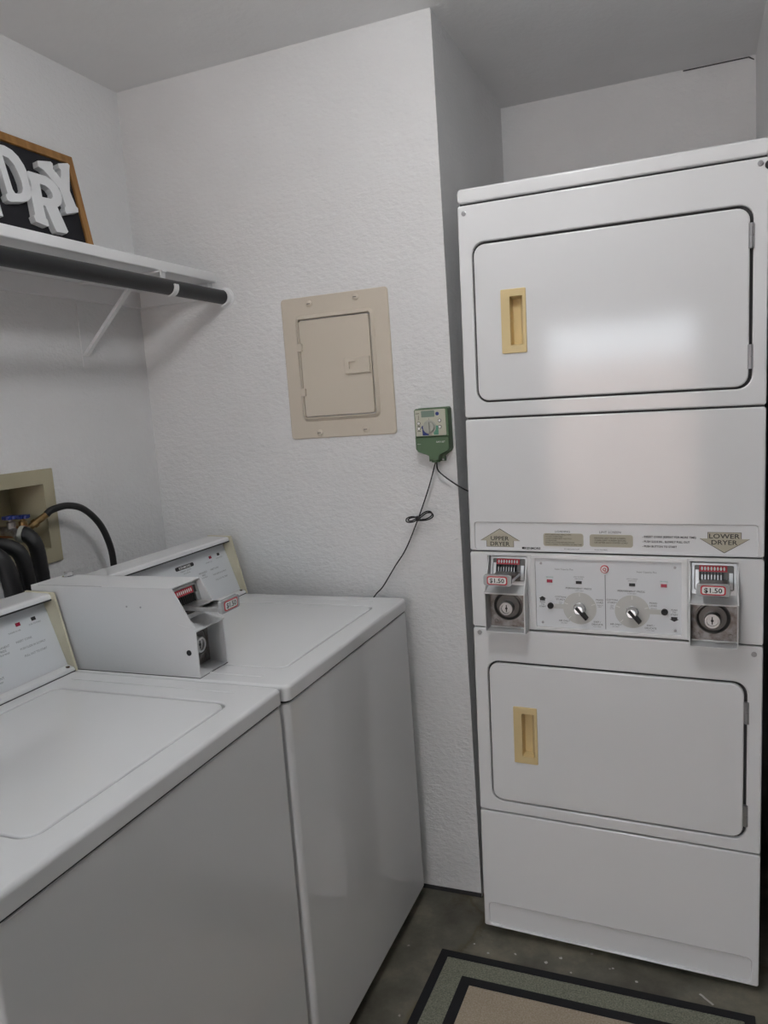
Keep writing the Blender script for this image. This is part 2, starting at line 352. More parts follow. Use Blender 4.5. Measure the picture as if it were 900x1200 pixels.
# ------------------------------------------------------------------ coin meter (shared by washers and dryers)
def coin_meter(parent, Mf, back, washer=False):
    """a across 0..0.104, n outward (0 = top front edge, 0.051 = lower front), b up 0..0.194"""
    w, t = 0.104, 0.0028
    side = [(back, 0), (0.051, 0), (0.051, 0.106), (0.0, 0.194), (back, 0.194)]
    bm = NB()
    for a0 in (0, w - t):
        loft(bm, [[Mf(a, b, n) for n, b in side] for a in (a0, a0 + t)])
    box4(bm, Mf, t, w - t, 0.194 - t, 0.194, back, 0.0)                     # top
    box4(bm, Mf, t, w - t, 0.0, t, back, 0.051)                             # bottom
    loft(bm, [[Mf(a, b, n) for n, b in ((0.054, 0.101), (0.054, 0.1045), (0.008, 0.1165), (0.008, 0.113))] for a in (-0.001, w + 0.001)])   # middle shelf
    h = obj('coin_meter', bm, M_housing, parent, flat=True)
    # lock compartment back plate with dished lock
    bm = NB(); box4(bm, Mf, t, w - t, 0.006, 0.112, 0.004, 0.008); obj('lock_plate', bm, M_worn, h, 'worn scratched grey steel plate')
    bm = NB(); la, lb = 0.050, 0.060
    lathe(bm, Mf, la, lb, [(0.038, 0.008), (0.037, 0.0115), (0.0345, 0.012), (0.030, 0.0085), (0.016, 0.0085)], 28, cap0=False); obj('lock_dish', bm, M_dish, h)
    bm = NB(); lathe(bm, Mf, la - 0.001, lb - 0.003, [(0.018, 0.0085), (0.018, 0.024), (0.0165, 0.0265), (0.0125, 0.0265), (0.0115, 0.0225), (0.002, 0.0225)], 24); k = obj('lock_cylinder', bm, M_steel, h, 'round chrome key lock')
    bm = NB(); disc(bm, Mf, la - 0.001, lb - 0.003, 0.0032, 0.0225, 0.0232, 12); box4(bm, Mf, la - 0.0022, la + 0.0002, lb - 0.012, lb + 0.006, 0.0225, 0.0233); obj('keyhole', bm, M_black, h)
    for a in (0.017, 0.088): screw(h, Mf, a, 0.018, 0.008, 0.0058, M_worn, 'plate_screw')
    # sloped coin slide face
    bm = NB(); fp = [(0.006, 0.1155), (-0.012, 0.186)]
    def S_(a, v, d=0.0):      # point on the sloped face, v 0..1 up, d proud of it
        n = fp[0][0] + (fp[1][0] - fp[0][0]) * v; b = fp[0][1] + (fp[1][1] - fp[0][1]) * v
        return (a, b + d * 0.25, n + d * 0.97)
    def MS(a, v, d): return Mf(*S_(a, v / 0.0727, d))
    ring(bm, MS, (t, w - t, 0, 0.0727), (0.010, w - 0.010, 0.010, 0.067), -0.002, 0.003, 0, 0.003, 0.0008)
    obj('slide_face', bm, M_steel, h, 'bright steel slide face')
    bm = NB(); box4(bm, MS, 0.008, w - 0.008, 0.008, 0.069, -0.002, -0.0005); obj('slide_window', bm, M_dish, h, 'dark window behind the slide')
    bm = NB(); box4(bm, MS, 0.0840, 0.0920, 0.012, 0.050, -0.0005, 0.005); obj('side_stop', bm, M_steel, h)
    bm = NB(); box4(bm, MS, 0.012, 0.019, 0.012, 0.056, -0.0005, 0.005); obj('side_stop', bm, M_steel, h)
    bm = NB(); box4(bm, MS, 0.020, 0.080, 0.052, 0.0665, 0.0, 0.004); lab = obj('coin_label', bm, M_redlab, h, 'red label with a row of white coin ovals')
    bm = NB()
    for i in range(8):
        a = 0.026 + i * 0.0068; rx, ry = (0.0022, 0.0045)
        bm.faces.new([bm.verts.new(MS(a + rx * math.cos(q * PI / 5), 0.0592 + ry * math.sin(q * PI / 5), 0.0044)) for q in range(10)])
    obj('coin_symbols', bm, M_white, h)
    bm = NB()
    for i in range(8):
        a = 0.0228 + i * 0.0068; box4(bm, MS, a - 0.0013, a + 0.0013, 0.018, 0.051, 0.0, 0.011)
    obj('slot_teeth', bm, M_black, h)
    bm = NB()
    for i in range(7):
        a = 0.0262 + i * 0.0068; box4(bm, MS, a - 0.0015, a + 0.0015, 0.020, 0.045, 0.0, 0.006)
    obj('coin_guides', bm, M_steel, h)
    # slide tongue pulled out, with the price plate on its end
    zc = 0.152
    bm = NB()
    box4(bm, Mf, 0.021, 0.083, zc - 0.011, zc - 0.009, 0.0, 0.100)
    for a0 in (0.0205, 0.0795): slab(bm, Mf, a0, a0 + 0.004, zc - 0.012, zc - 0.003, -0.002, 0.100, 0.0012, 0, 2)
    box4(bm, Mf, 0.0245, 0.0795, zc - 0.0035, zc - 0.002, 0.0, 0.050)
    obj('coin_slide', bm, M_steel, h, 'steel coin slide pulled out')
    bm = NB(); slab(bm, Mf, 0.017, 0.087, zc - 0.016, zc + 0.012, 0.100, 0.110, 0.006, 0.002, 3, 0.002); obj('slide_grip', bm, M_clear, h, 'clear acrylic grip')
    bm = NB(); slab(bm, Mf, 0.0265, 0.0775, zc - 0.0125, zc + 0.0085, 0.110, 0.1108, 0.005, 0, 3); obj('price_plate', bm, M_redlab, h, 'red bordered price plate reading $1.50')
    bm = NB(); slab(bm, Mf, 0.0295, 0.0745, zc - 0.0100, zc + 0.0060, 0.1108, 0.1111, 0.004, 0, 3); obj('price_ground', bm, M_white, h)
    bm = NB(); text(bm, '$1.50', Mf, 0.052, zc - 0.0070, 0.0105, 0.1114, bold=0.02, sx=1.1); obj('lettering', bm, M_ink, h)
    return h

# ------------------------------------------------------------------ stacked dryers
o_ = Vector((1.0530, -0.1490, 0.0)); ex = Vector((0.9991, -0.0398, -0.0158)).normalized(); ez = Vector((0.0160, 0.0063, 0.9999))
ez = (ez - ex * ez.dot(ex)).normalized(); ey = ez.cross(ex)
DM = Matrix(((ex.x, ey.x, ez.x, o_.x), (ex.y, ey.y, ez.y, o_.y), (ex.z, ey.z, ez.z, o_.z), (0, 0, 0, 1)))
dry = thing('stacked_dryer', 'tall white stacked pair of coin dryers standing in the alcove', 'dryer', mtx=DM)
DW = 0.686
bm = NB(); slab(bm, F, 0.004, DW - 0.004, 0.055, 1.932, -0.70, -0.0300, 0.006, 0, 2); obj('cabinet', bm, M_enam, dry)
bm = NB(); plate(bm, F, [[(0.004, 0.03), (DW - 0.004, 0.03), (DW - 0.004, 1.934), (0.004, 1.934)]] + [[(a, b), (c, b), (c, d), (a, d)] for a, c, b, d in ((0.09, 0.18, 0.49, 0.68), (0.09, 0.18, 1.55, 1.74), (0.043, 0.151, 0.872, 1.0625), (0.528, 0.637, 0.872, 1.0625))], -0.0135, -0.0105)
obj('inner_front', bm, M_dark, dry, 'dark steel behind the panel gaps', flat=True)
bm = NB(); slab(bm, F, 0.0, DW, 1.9335, 1.9675, -0.705, 0.0, 0.010, 0.005); obj('top_lid', bm, M_enam, dry)
def front_panel(name, z0, z1, hole):
    bm = NB(); ring(bm, F, (0.0, DW, z0, z1), hole, -0.0270, 0.0, 0.006, 0.030, 0.004, 0.004, 6); obj(name, bm, M_enam, dry)
front_panel('upper_front_panel', 1.4135, 1.9285, (0.0330, 0.6570, 1.4500, 1.8385))
front_panel('lower_front_panel', 0.3590, 0.8665, (0.0350, 0.6545, 0.3895, 0.7790))
def dryer_door(name, q, hq, hz, label):
    hole = (hq[0] + 0.004, hq[1] - 0.004, hq[2] + 0.004, hq[3] - 0.004)
    bm = NB(); ring(bm, F, q, hole, -0.008, 0.0015, 0.027, 0.003, 0.004, 0.0005, 6); d = obj(name, bm, M_enam, dry, label)
    bm = NB(); pk = (hq[0] + 0.0225, hq[1] - 0.0085, hq[2] + 0.019, hq[3] - 0.018)
    ring(bm, F, hq, pk, 0.0012, 0.0045, 0.003, 0.002, 0.0015, 0.0008)
    # pocket: deep at the left, sloping out to the right
    P = [(pk[0], pk[2]), (pk[1], pk[2]), (pk[1], pk[3]), (pk[0], pk[3])]
    front = [F(a, b, 0.003) for a, b in P]; e = 0.004
    back = [F(a, b, n) for a, b, n in ((pk[0] + 0.001, pk[2] + e, -0.024), (pk[1] - 0.010, pk[2] + e, -0.020), (pk[1] - 0.010, pk[3] - e, -0.020), (pk[0] + 0.001, pk[3] - e, -0.024))]
    loft(bm, [front, back], cap0=False)
    obj('door_handle', bm, M_cream, d, 'cream recessed pull handle', flat=True)
    for z in hz:
        bm = NB()
        for z0, z1 in ((z - 0.026, z - 0.0005), (z + 0.0005, z + 0.026)):
            Mh = lambda a, b, n: Vector((a, b, n))
            disc(bm, lambda a, b, n: Vector((0.6535 + a, b, n)), 0, -0.0015, 0.0048, z0, z1, 12)
        box4(bm, F, 0.6475, 0.6535, z - 0.026, z + 0.026, -0.004, 0.002)
        obj('hinge', bm, M_screw, d, 'small grey metal hinge')
dryer_door('upper_door', (0.0375, 0.6505, 1.4545, 1.8320), (0.1025, 0.1645, 1.5655, 1.7185), (1.7725, 1.5185), 'white door of the upper dryer')
dryer_door('lower_door', (0.0390, 0.6480, 0.3940, 0.7740), (0.1010, 0.1635, 0.5070, 0.6610), (0.7060, 0.4520), 'white door of the lower dryer')
# middle panel with recessed label strip
bm = NB(); ring(bm, F, (0.0, DW, 1.0725, 1.4090), (0.014, 0.672, 1.0765, 1.1460), -0.0270, 0.0, 0.006, 0.006, 0.004, 0.0025, 4); obj('middle_panel', bm, M_enam, dry)
bm = NB(); box4(bm, F, 0.012, 0.674, 1.074, 1.148, -0.0095, -0.0040); strip = obj('label_strip', bm, M_strip, dry, 'printed instruction strip')
NS = -0.0040
up = [(0.0791, 1.1300), (0.0270, 1.0985), (0.0435, 1.0985), (0.0435, 1.0825), (0.1150, 1.0825), (0.1150, 1.0985), (0.1310, 1.0985)]
lo = [(0.6040, 1.0805), (0.5515, 1.1140), (0.5685, 1.1140), (0.5685, 1.1290), (0.6395, 1.1290), (0.6395, 1.1140), (0.6570, 1.1140)]
def grow(P, d):
    cx = sum(p[0] for p in P) / len(P); cy = sum(p[1] for p in P) / len(P)
    return [(cx + (a - cx) * (1 - d / 0.05), cy + (b - cy) * (1 - d / 0.028)) for a, b in P]
for P in (up, lo):
    bm = NB(); prism(bm, F, P, NS, NS + 0.0003); obj('arrow_outline', bm, M_ink, strip, flat=True)
    bm = NB(); prism(bm, F, grow(P, 0.0014), NS, NS + 0.0006); obj('arrow_sign', bm, M_beigeprint, strip, flat=True)
for a0, a1, b0, b1 in ((0.1905, 0.2885, 1.0875, 1.1200), (0.3035, 0.4045, 1.0885, 1.1190)):
    bm = NB(); slab(bm, F, a0, a1, b0, b1, NS, NS + 0.0003, 0.006, 0, 4); obj('text_ground', bm, M_beigeprint, strip)
bm = NB(); n = NS + 0.0009
text(bm, 'UPPER', F, 0.0791, 1.0995, 0.0105, n, bold=0.01, sx=1.12); text(bm, 'DRYER', F, 0.0791, 1.0855, 0.0105, n, bold=0.01, sx=1.12)
text(bm, 'LOWER', F, 0.6040, 1.1150, 0.0105, n, bold=0.01, sx=1.25); text(bm, 'DRYER', F, 0.6040, 1.1005, 0.0105, n, bold=0.01, sx=1.2)
text(bm, 'LOADING', F, 0.2385, 1.1225, 0.0048, n, sx=1.2); text(bm, 'LINT SCREEN', F, 0.3520, 1.1225, 0.0052, n, sx=1.15)
text(bm, 'KENMORE', F, 0.1435, 1.0785, 0.0052, n, 'L', sx=1.15, bold=0.03)
box4(bm, F, 0.1360, 0.1425, 1.0785, 1.0838, NS + 0.0002, n)
obj('bold_lettering', bm, M_ink, strip)
bm = NB()
for i, s in enumerate(('SORT LARGE AND SMALL ITEMS', 'DO NOT OVERLOAD', 'LOADS TUMBLE BEST HALF FULL', 'CLOSE DOOR', 'SHAKE OUT ITEMS BEFORE DRYING', 'CLEAN SCREEN TO SHORTEN DRYING TIME')):
    text(bm, s, F, 0.1955, 1.1155 - i * 0.0049, 0.0030, n, 'L', sx=1.05)
for i, s in enumerate(('REMOVE LINT FROM SCREEN', 'CLEAN LINT SCREEN BEFORE', 'OR AFTER EACH DRYER LOAD')):
    text(bm, s, F, 0.3150, 1.1085 - i * 0.0055, 0.0036, n, 'L', sx=1.1)
for i, s in enumerate(('- INSERT COINS (REPEAT FOR MORE TIME)', '- PUSH SLIDE IN... SLOWLY PULL OUT', '- PUSH BUTTON TO START')):
    text(bm, s, F, 0.4260, 1.1135 - i * 0.0115, 0.0046, n, 'L', sx=0.95, bold=0.02)
text(bm, 'SEE LABEL INSIDE DOOR', F, 0.2600, 1.0800, 0.0024, n); text(bm, 'MODEL AND SERIAL', F, 0.3300, 1.0800, 0.0024, n)
obj('fine_lettering', bm, M_ink, strip)
# control fascia
bm = NB(); plate(bm, F, [rr(0.0, DW, 0.8705, 1.0690, 0.006), rr(0.1690, 0.5125, 0.8810, 1.0565, 0.002)] + [[(a, 0.8740), (a + 0.1030, 0.8740), (a + 0.1030, 1.0600), (a, 1.0600)] for a in (0.0455, 0.5310)], -0.0270, 0.0, 0.0012)
obj('control_fascia', bm, M_enam, dry, flat=True)
bm = NB(); ring(bm, F, (0.157, 0.5270, 0.8725, 1.0665), (0.1690, 0.5125, 0.8810, 1.0565), -0.001, 0.0040, 0.003, 0.002, 0.002, 0.001); obj('bezel', bm, M_enam, dry)
bm = NB(); box4(bm, F, 0.1670, 0.5145, 0.8790, 1.0585, -0.0095, -0.0015); cp = obj('control_panel', bm, M_fascia, dry, 'pale printed control panel with two dials')
N0 = -0.0015
bm = NB(); box4(bm, F, 0.3382, 0.3398, 0.8840, 1.0200, N0, N0 + 0.0004); obj('divider_line', bm, M_greyink, cp)
bm = NB(); lathe(bm, F, 0.3384, 1.0345, [(0.0098, N0), (0.0098, N0 + 0.003), (0.0085, N0 + 0.004), (0.0068, N0 + 0.003)], 20); obj('ring_badge', bm, M_redlab, cp, 'round red and white badge')
bm = NB(); disc(bm, F, 0.3384, 1.0345, 0.0078, N0, N0 + 0.0046, 18); obj('badge_face', bm, M_white, cp)
bm = NB(); text(bm, 'Q', F, 0.3384, 1.0307, 0.0078, N0 + 0.005, bold=0.03); obj('badge_mark', bm, M_redlab, cp)
for a, b in ((0.1835, 1.0440), (0.4985, 1.0440), (0.1845, 0.8920), (0.4985, 0.8915)): screw(cp, F, a, b, N0, 0.0032)
for s, (da, ba, db) in enumerate(((0.2770, 0.9330, -1), (0.4015, 0.9320, 1))):
    bm = NB(); disc(bm, F, da, ba, 0.0405, N0, N0 + 0.0006, 40); obj('dial_plate', bm, M_dial, cp)
    bm = NB(); a0, a1 = sorted((da + db * 0.030, da + db * 0.075)); slab(bm, F, a0, a1, ba - 0.0035, ba + 0.0085, N0, N0 + 0.0005, 0.003, 0, 3); obj('dial_tab', bm, M_dial, cp)
    bm = NB()
    for k in range(4):
        t = (90 + (k - 1) * 72 - 0) * PI / 180 if k < 3 else 225 * PI / 180
        c, q = math.cos(t), math.sin(t)
        P = [(da + c * r - q * w, ba + q * r + c * w) for r, w in ((0.030, -0.0006), (0.039, -0.0006), (0.039, 0.0006), (0.030, 0.0006))]
        prism(bm, F, P, N0 + 0.0006, N0 + 0.0009)
    obj('tick_marks', bm, M_white, cp)
    bm = NB(); lathe(bm, F, da, ba, [(0.0150, N0), (0.0150, 0.003), (0.0135, 0.004), (0.0115, 0.018), (0.0100, 0.020)], 24); kn = obj('timer_knob', bm, M_chrome, cp, 'chrome dial knob')
    bm = NB(); t = -50 * PI / 180; c, q = math.cos(t), math.sin(t)
    P = [(da + c * r - q * w, ba + q * r + c * w) for r, w in ((-0.009, -0.004), (0.030, -0.0028), (0.030, 0.0028), (-0.009, 0.004))]
    prism(bm, F, P, N0 + 0.001, 0.0215); obj('knob_pointer', bm, M_black, cp, 'black pointer of the dial')
    bm = NB(); ra = 0.2042 if s == 0 else 0.4738; box4(bm, F, ra - 0.0068, ra + 0.0068, 0.9955, 1.0032, N0, N0 + 0.002); obj('indicator', bm, M_red, cp, 'red indicator window')
    ka = 0.2760 if s == 0 else 0.4020; bm = NB(); box4(bm, F, ka - 0.0070, ka + 0.0070, 0.9950, 1.0020, N0, N0 + 0.002); obj('indicator', bm, M_ink, cp, 'black indicator window')
    pa = 0.2052 if s == 0 else 0.4750; pb = 0.9360
    bm = NB(); lathe(bm, F, pa, pb, [(0.0078, N0), (0.0078, 0.003), (0.0066, 0.005), (0.0040, 0.0045)], 18); obj('start_button', bm, M_black, cp, 'black round start button')
    ta = 0.1850 if s == 0 else 0.4965
    bm = NB(); text(bm, 'PERMANENT PRESS', F, da - 0.002, ba + 0.0480, 0.0044, N0 + 0.0004, sx=1.18)
    text(bm, 'COTTON/', F, da - 0.0465, ba + 0.0245, 0.0042, N0 + 0.0004); text(bm, 'STURDY', F, da - 0.0465, ba + 0.0180, 0.0042, N0 + 0.0004)
    text(bm, 'MIXED', F, da + 0.0485, ba + 0.0215, 0.0042, N0 + 0.0004); text(bm, 'LOAD', F, da + 0.0485, ba + 0.0150, 0.0042, N0 + 0.0004)
    text(bm, 'AIR ONLY', F, da - 0.0385, ba - 0.0360, 0.0042, N0 + 0.0004); text(bm, 'KNIT /', F, da + 0.0420, ba - 0.0340, 0.0042, N0 + 0.0004); text(bm, 'DELICATE', F, da + 0.0420, ba - 0.0405, 0.0042, N0 + 0.0004)
    y0 = 0.0
    if s == 0:
        prism(bm, F, [(ta, 0.9595), (ta - 0.0095, 0.9535), (ta - 0.0065, 0.9535), (ta - 0.0065, 0.9480), (ta + 0.0065, 0.9480), (ta + 0.0065, 0.9535), (ta + 0.0095, 0.9535)], N0, N0 + 0.0004); y0 = 0.9425
    else:
        prism(bm, F, [(ta, 0.9130), (ta - 0.0105, 0.9190), (ta - 0.0070, 0.9190), (ta - 0.0070, 0.9245), (ta + 0.0070, 0.9245), (ta + 0.0070, 0.9190), (ta + 0.0105, 0.9190)], N0, N0 + 0.0004); y0 = 0.9395
    for i, q in enumerate(('PUSH', 'TO', 'START')): text(bm, q, F, ta, y0 - i * 0.0058, 0.0040, N0 + 0.0004)
    obj('bold_lettering', bm, M_ink, cp)
    bm = NB(); text(bm, 'Super Capacity Plus', F, 0.2400 if s == 0 else 0.4350, 1.0285, 0.0040, N0 + 0.0004)
    text(bm, 'LINT SCREEN', F, ka, 1.0110, 0.0030, N0 + 0.0004); text(bm, 'AND DOOR', F, ka, 1.0065, 0.0026, N0 + 0.0004)
    for i, q in enumerate(('HIGH', 'HEAT', '60 MIN')): text(bm, q, F, da - 0.0470, ba + 0.0118 - i * 0.0040, 0.0024, N0 + 0.0004)
    for i, q in enumerate(('MEDIUM', 'HEAT')): text(bm, q, F, da + 0.0490, ba + 0.0092 - i * 0.0040, 0.0026, N0 + 0.0004)
    text(bm, 'LOW HEAT', F, da, ba + 0.0430, 0.0028, N0 + 0.0004); text(bm, 'NO HEAT', F, da - 0.0385, ba - 0.0410, 0.0026, N0 + 0.0004); text(bm, 'LOW HEAT', F, da + 0.0420, ba - 0.0455, 0.0026, N0 + 0.0004)
    obj('fine_lettering', bm, M_greyink, cp)
    bm = NB(); text(bm, 'DRYING', F, ra, 1.0075, 0.0034, N0 + 0.0004); obj('green_lettering', bm, M_greenink, cp)
coin_meter(dry, off(F, 0.045, 0.868, -0.012), -0.010)
coin_meter(dry, off(F, 0.5305, 0.867, -0.012), -0.010)
# toe panel with the recessed lower band
bm = NB(); ring(bm, F, (0.0, DW, 0.0135, 0.3550), (0.015, 0.669, 0.0200, 0.0850), -0.0270, 0.0, 0.006, 0.012, 0.004, 0.004, 4)
slab(bm, F, 0.010, 0.674, 0.016, 0.090, -0.0200, -0.0060, 0, 0); obj('toe_panel', bm, M_enam, dry)
for a, b in ((0.0165, 1.9095), (0.6690, 1.9165), (0.0175, 0.8540), (0.6675, 0.8480)): screw(dry, F, a, b, 0.0, 0.0060)
bm = NB(); lathe(bm, F, 0.6865, 1.9110, [(0.009, -0.012), (0.009, 0.003), (0.006, 0.007), (0.001, 0.008)], 16); obj('rubber_plug', bm, M_black, dry, 'small black rubber plug at the top corner')
for a in (0.05, 0.636):
    for n in (-0.06, -0.62):
        zf = FZ - (DM @ Vector((a, -n, 0))).z
        bm = NB(); disc(bm, T, a, -n, 0.02, zf + 0.0005, 0.056, 14); obj('foot', bm, M_black, dry)

# ------------------------------------------------------------------ washers
def washer(y0, WY, dx, label, m0):
    w = thing('washing_machine', label, 'washing machine', (dx, y0, 0))
    XF = 0.848
    bm = NB(); slab(bm, T, 0.15, XF - 0.003, 0.002, WY - 0.002, 0.032, 0.8760, 0.014, 0.003, 4, 0.004); obj('cabinet', bm, M_enam2, w)
    bm = NB(); box(bm, (0.19, 0.03, 0.004), (XF - 0.035, WY - 0.03, 0.034)); obj('base', bm, M_dark, w, 'dark recessed base')
    for a in (0.2, XF - 0.05):
        for b in (0.06, WY - 0.06):
            bm = NB(); disc(bm, T, a, b, 0.018, FZ, 0.012, 12); obj('foot', bm, M_black, w)
    bm = NB(); slab(bm, T, 0.16, XF - 0.0055, 0.0050, WY - 0.0050, 0.874, 0.884, 0.012); obj('top_gasket', bm, M_dark, w)
    LQ = (0.352, 0.7880, m0, WY - 0.098)
    bm = NB(); ring(bm, T, (0.155, XF, 0.0, WY), LQ, 0.8820, 0.914, 0.016, 0.028, 0.009, 0.004, 6); obj('top_panel', bm, M_enam2, w)
    bm = NB(); box(bm, (LQ[0] - 0.01, LQ[2] - 0.01, 0.884), (LQ[1] + 0.01, LQ[3] + 0.01, 0.9035)); obj('lid_well', bm, M_enam2, w)
    bm = NB(); slab(bm, T, LQ[0] + 0.0035, LQ[1] - 0.0035, LQ[2] + 0.0035, LQ[3] - 0.0035, 0.9035, 0.9135, 0.025, 0.004, 6); obj('lid', bm, M_enam2, w)
    for b in (m0 - 0.052, WY - 0.046):
        bm = NB(); slab(bm, T, 0.350, 0.765, b - 0.004, b + 0.004, 0.9130, 0.9152, 0.0038, 0.0010, 4); obj('embossed_ridge', bm, M_enam2, w)
    # console
    cy0, cy1 = 0.118, WY + 0.004
    side = [(0.185, 0.9145), (0.196, 1.097), (0.279, 1.0945), (0.319, 0.9145)]
    for a0, a1 in ((cy0, cy0 + 0.006), (cy1 - 0.006, cy1)):
        bm = NB(); loft(bm, [[Vector((x, a, z)) for x, z in side] for a in (a0, a1)]); obj('end_cap', bm, M_capbeige, w, 'yellowed cream end cap', flat=True)
    i0, i1 = cy0 + 0.006, cy1 - 0.006
    bm = NB()
    prof = [(0.188, 0.9145), (0.198, 1.095), (0.264, 1.093), (0.2700, 1.0905), (0.2725, 1.0850), (0.2735, 1.079), (0.2700, 1.077), (0.2450, 1.0775), (0.296, 0.9280), (0.3140, 0.9235), (0.3165, 0.9180), (0.3160, 0.9145)]
    loft(bm, [[Vector((x, a, z)) for x, z in prof] for a in (i0, i1)]); con = obj('console', bm, M_enam2, w, sharp=25)
    bm = NB(); loft(bm, [[Vector((x, a, z)) for x, z in ((0.2732, 1.0785), (0.2738, 1.0805), (0.2746, 1.0805), (0.2740, 1.0770), (0.2470, 1.0760), (0.2470, 1.0775))] for a in (i0 + 0.001, i1 - 0.001)]); obj('hood_edge', bm, M_dark, con)
    bm = NB(); box(bm, (0.190, i0, 0.9138), (0.3172, i1, 0.9158)); obj('console_joint', bm, M_dark, con)
    bm = NB(); disc(bm, T, 0.3055, cy1 - 0.016, 0.0045, 0.9235, 0.9275, 10); obj('rusty_screw', bm, M_rust, con, 'rusty screw at the foot of the end cap')
    # printed fascia: a along the console, b up the slope from its foot
    e = Vector((0.245 - 0.296, 0, 1.0775 - 0.928)).normalized(); nn = Vector((e.z, 0, -e.x)); base = Vector((0.296, 0, 0.928))
    def FA(a, b, n): return base + e * b + nn * n + Vector((0, cy1 + a, 0))
    bm = NB(); box4(bm, FA, i0 - cy1 + 0.0005, -0.0065, 0.001, 0.157, 0.0, 0.001); fa = obj('fascia', bm, M_fascia, w, 'pale printed control fascia')
    N = 0.0012
    bm = NB(); slab(bm, FA, -0.0975, -0.0855, 0.1195, 0.1275, 0.001, 0.002, 0.001, 0, 2); obj('indicator', bm, M_red, fa, 'dark red indicator window')
    bm = NB(); slab(bm, FA, -0.0540, -0.0425, 0.1205, 0.1285, 0.001, 0.002, 0.001, 0, 2); obj('indicator', bm, M_ink, fa, 'black indicator window')
    bm = NB(); slab(bm, FA, -0.262, -0.176, 0.1165, 0.1275, 0.001, 0.0016, 0.005, 0, 4); obj('badge', bm, M_ink, fa, 'dark oblong badge')
    bm = NB(); text(bm, 'KENMORE', FA, -0.219, 0.1188, 0.0064, 0.0019, sx=1.3, bold=0.02); obj('badge_lettering', bm, M_white, fa)
    bm = NB()
    text(bm, 'WASHER IN USE', FA, -0.1060, 0.1090, 0.0032, N); text(bm, 'PUSH TO START', FA, -0.0480, 0.1125, 0.0032, N)
    for i, s in enumerate(('INSERT COINS', 'PUSH SLIDE IN SLOWLY', 'PULL OUT TO START')): text(bm, s, FA, -0.112 + i * 0.004, 0.0855 - i * 0.0170, 0.0046, N, 'L')
    text(bm, 'PERMANENT', FA, -0.150, 0.0850, 0.0050, N); text(bm, 'PRESS', FA, -0.150, 0.0775, 0.0050, N); text(bm, 'COLD RINSE', FA, -0.150, 0.0710, 0.0036, N)
    text(bm, 'HEAVY DUTY', FA, -0.219, 0.1085, 0.0045, N, sx=1.3); text(bm, 'COIN OPERATED', FA, -0.219, 0.1020, 0.0030, N)
    text(bm, 'PERMANENT', FA, -0.192, 0.0260, 0.0055, N); text(bm, 'WARM WASH', FA, -0.192, 0.0190, 0.0036, N)
    text(bm, 'NORMAL', FA, -0.300, 0.0850, 0.0050, N); text(bm, 'DELICATE', FA, -0.300, 0.0260, 0.0050, N)
    obj('lettering', bm, M_greyink, fa)
    bm = NB(); lathe(bm, FA, -0.245, 0.058, [(0.024, 0.001), (0.024, 0.008), (0.018, 0.010), (0.016, 0.024), (0.013, 0.026)], 24); obj('cycle_knob', bm, M_chrome, fa, 'chrome cycle knob')
    # coin box at the console's left end
    XM = 0.5850
    def CM(a, b, n): return Vector((XM + n, 0.008 + a, 0.9145 + b))
    h = coin_meter(w, CM, 0.195 - XM, True)
    bm = NB(); box4(bm, lambda a, b, n: Vector((a, b, n)), 0.216, 0.40, 0.0085, 0.0093, 1.1083, 1.1088); obj('lid_seam', bm, M_dark, h)
    bm = NB(); disc(bm, T, 0.224, 0.104 - 0.008, 0.0155, 1.1085, 1.1105, 16); disc(bm, T, 0.224, 0.104 - 0.008, 0.0110, 1.1105, 1.1200, 6); obj('hex_bolt', bm, M_chrome, h, 'shiny hex bolt')
    bm = NB(); box(bm, (0.26, 0.0073, 0.9136), (0.6366, 0.1127, 0.9151)); obj('base_joint', bm, M_dark, h)
    MN = lambda a, b, n: Vector((a, 0.008 - n, b))
    for a, z in ((0.463, 1.0655), (0.500, 1.0650)):
        bm = NB(); disc(bm, MN, a, z, 0.0022, 0.0, 0.0008, 10); obj('rivet', bm, M_screw, h)
    bm = NB(); disc(bm, MN, 0.614, 0.969, 0.0062, 0.0, 0.0010, 16); obj('side_lock', bm, M_black, h, 'small black round lock on the side')
    return w
washer(-0.753, 0.711, 0.0, 'white top loading washing machine in the corner against the back wall', 0.098)
washer(-1.4700, 0.7150, -0.0095, 'white top loading washing machine nearest the camera at lower left', 0.128)

# ------------------------------------------------------------------ shelf, bracket, rod
sh = thing('wall_shelf', 'long white painted shelf board along the left wall', 'shelf', (0, 0, 1.8605))
bm = NB(); slab(bm, F, 0.001, 0.290, 0.0, 0.028, 0.001, 1.75, 0.004, 0, 3); obj('shelf_board', bm, M_shelf, sh)
bm = NB(); box(bm, (0.0005, -1.75, -0.046), (0.020, -0.0005, -0.0005)); obj('wall_cleat', bm, M_shelf, sh)
bm = NB(); box(bm, (0.0205, -0.020, -0.046), (0.272, -0.0005, -0.0005)); obj('wall_cleat', bm, M_shelf, sh)
bk = thing('shelf_bracket', 'white metal shelf and rod bracket with diagonal brace under the shelf', 'bracket', (0.0205, -0.270, 1.8600))
by = 0.009
bm = NB(); box(bm, (0, -by, -0.005), (0.283, by, -0.0005)); obj('bracket_arm', bm, M_shelf, bk)
bm = NB(); prism(bm, lambda a, b, n: Vector((a, n, b)), [(0.188, -0.005), (0.200, -0.005), (-0.0085, -0.200), (-0.0190, -0.200), (-0.0190, -0.1975)], -0.007, 0.007); obj('brace', bm, M_shelf, bk, flat=True)
bm = NB(); box(bm, (-0.0203, -0.010, -0.232), (-0.017, 0.010, -0.047)); obj('wall_plate', bm, M_shelf, bk)
RX, RZ, RR = 0.3156, 1.8130, 0.0205
bm = NB()                                # hook strap wrapping the rod
P = []
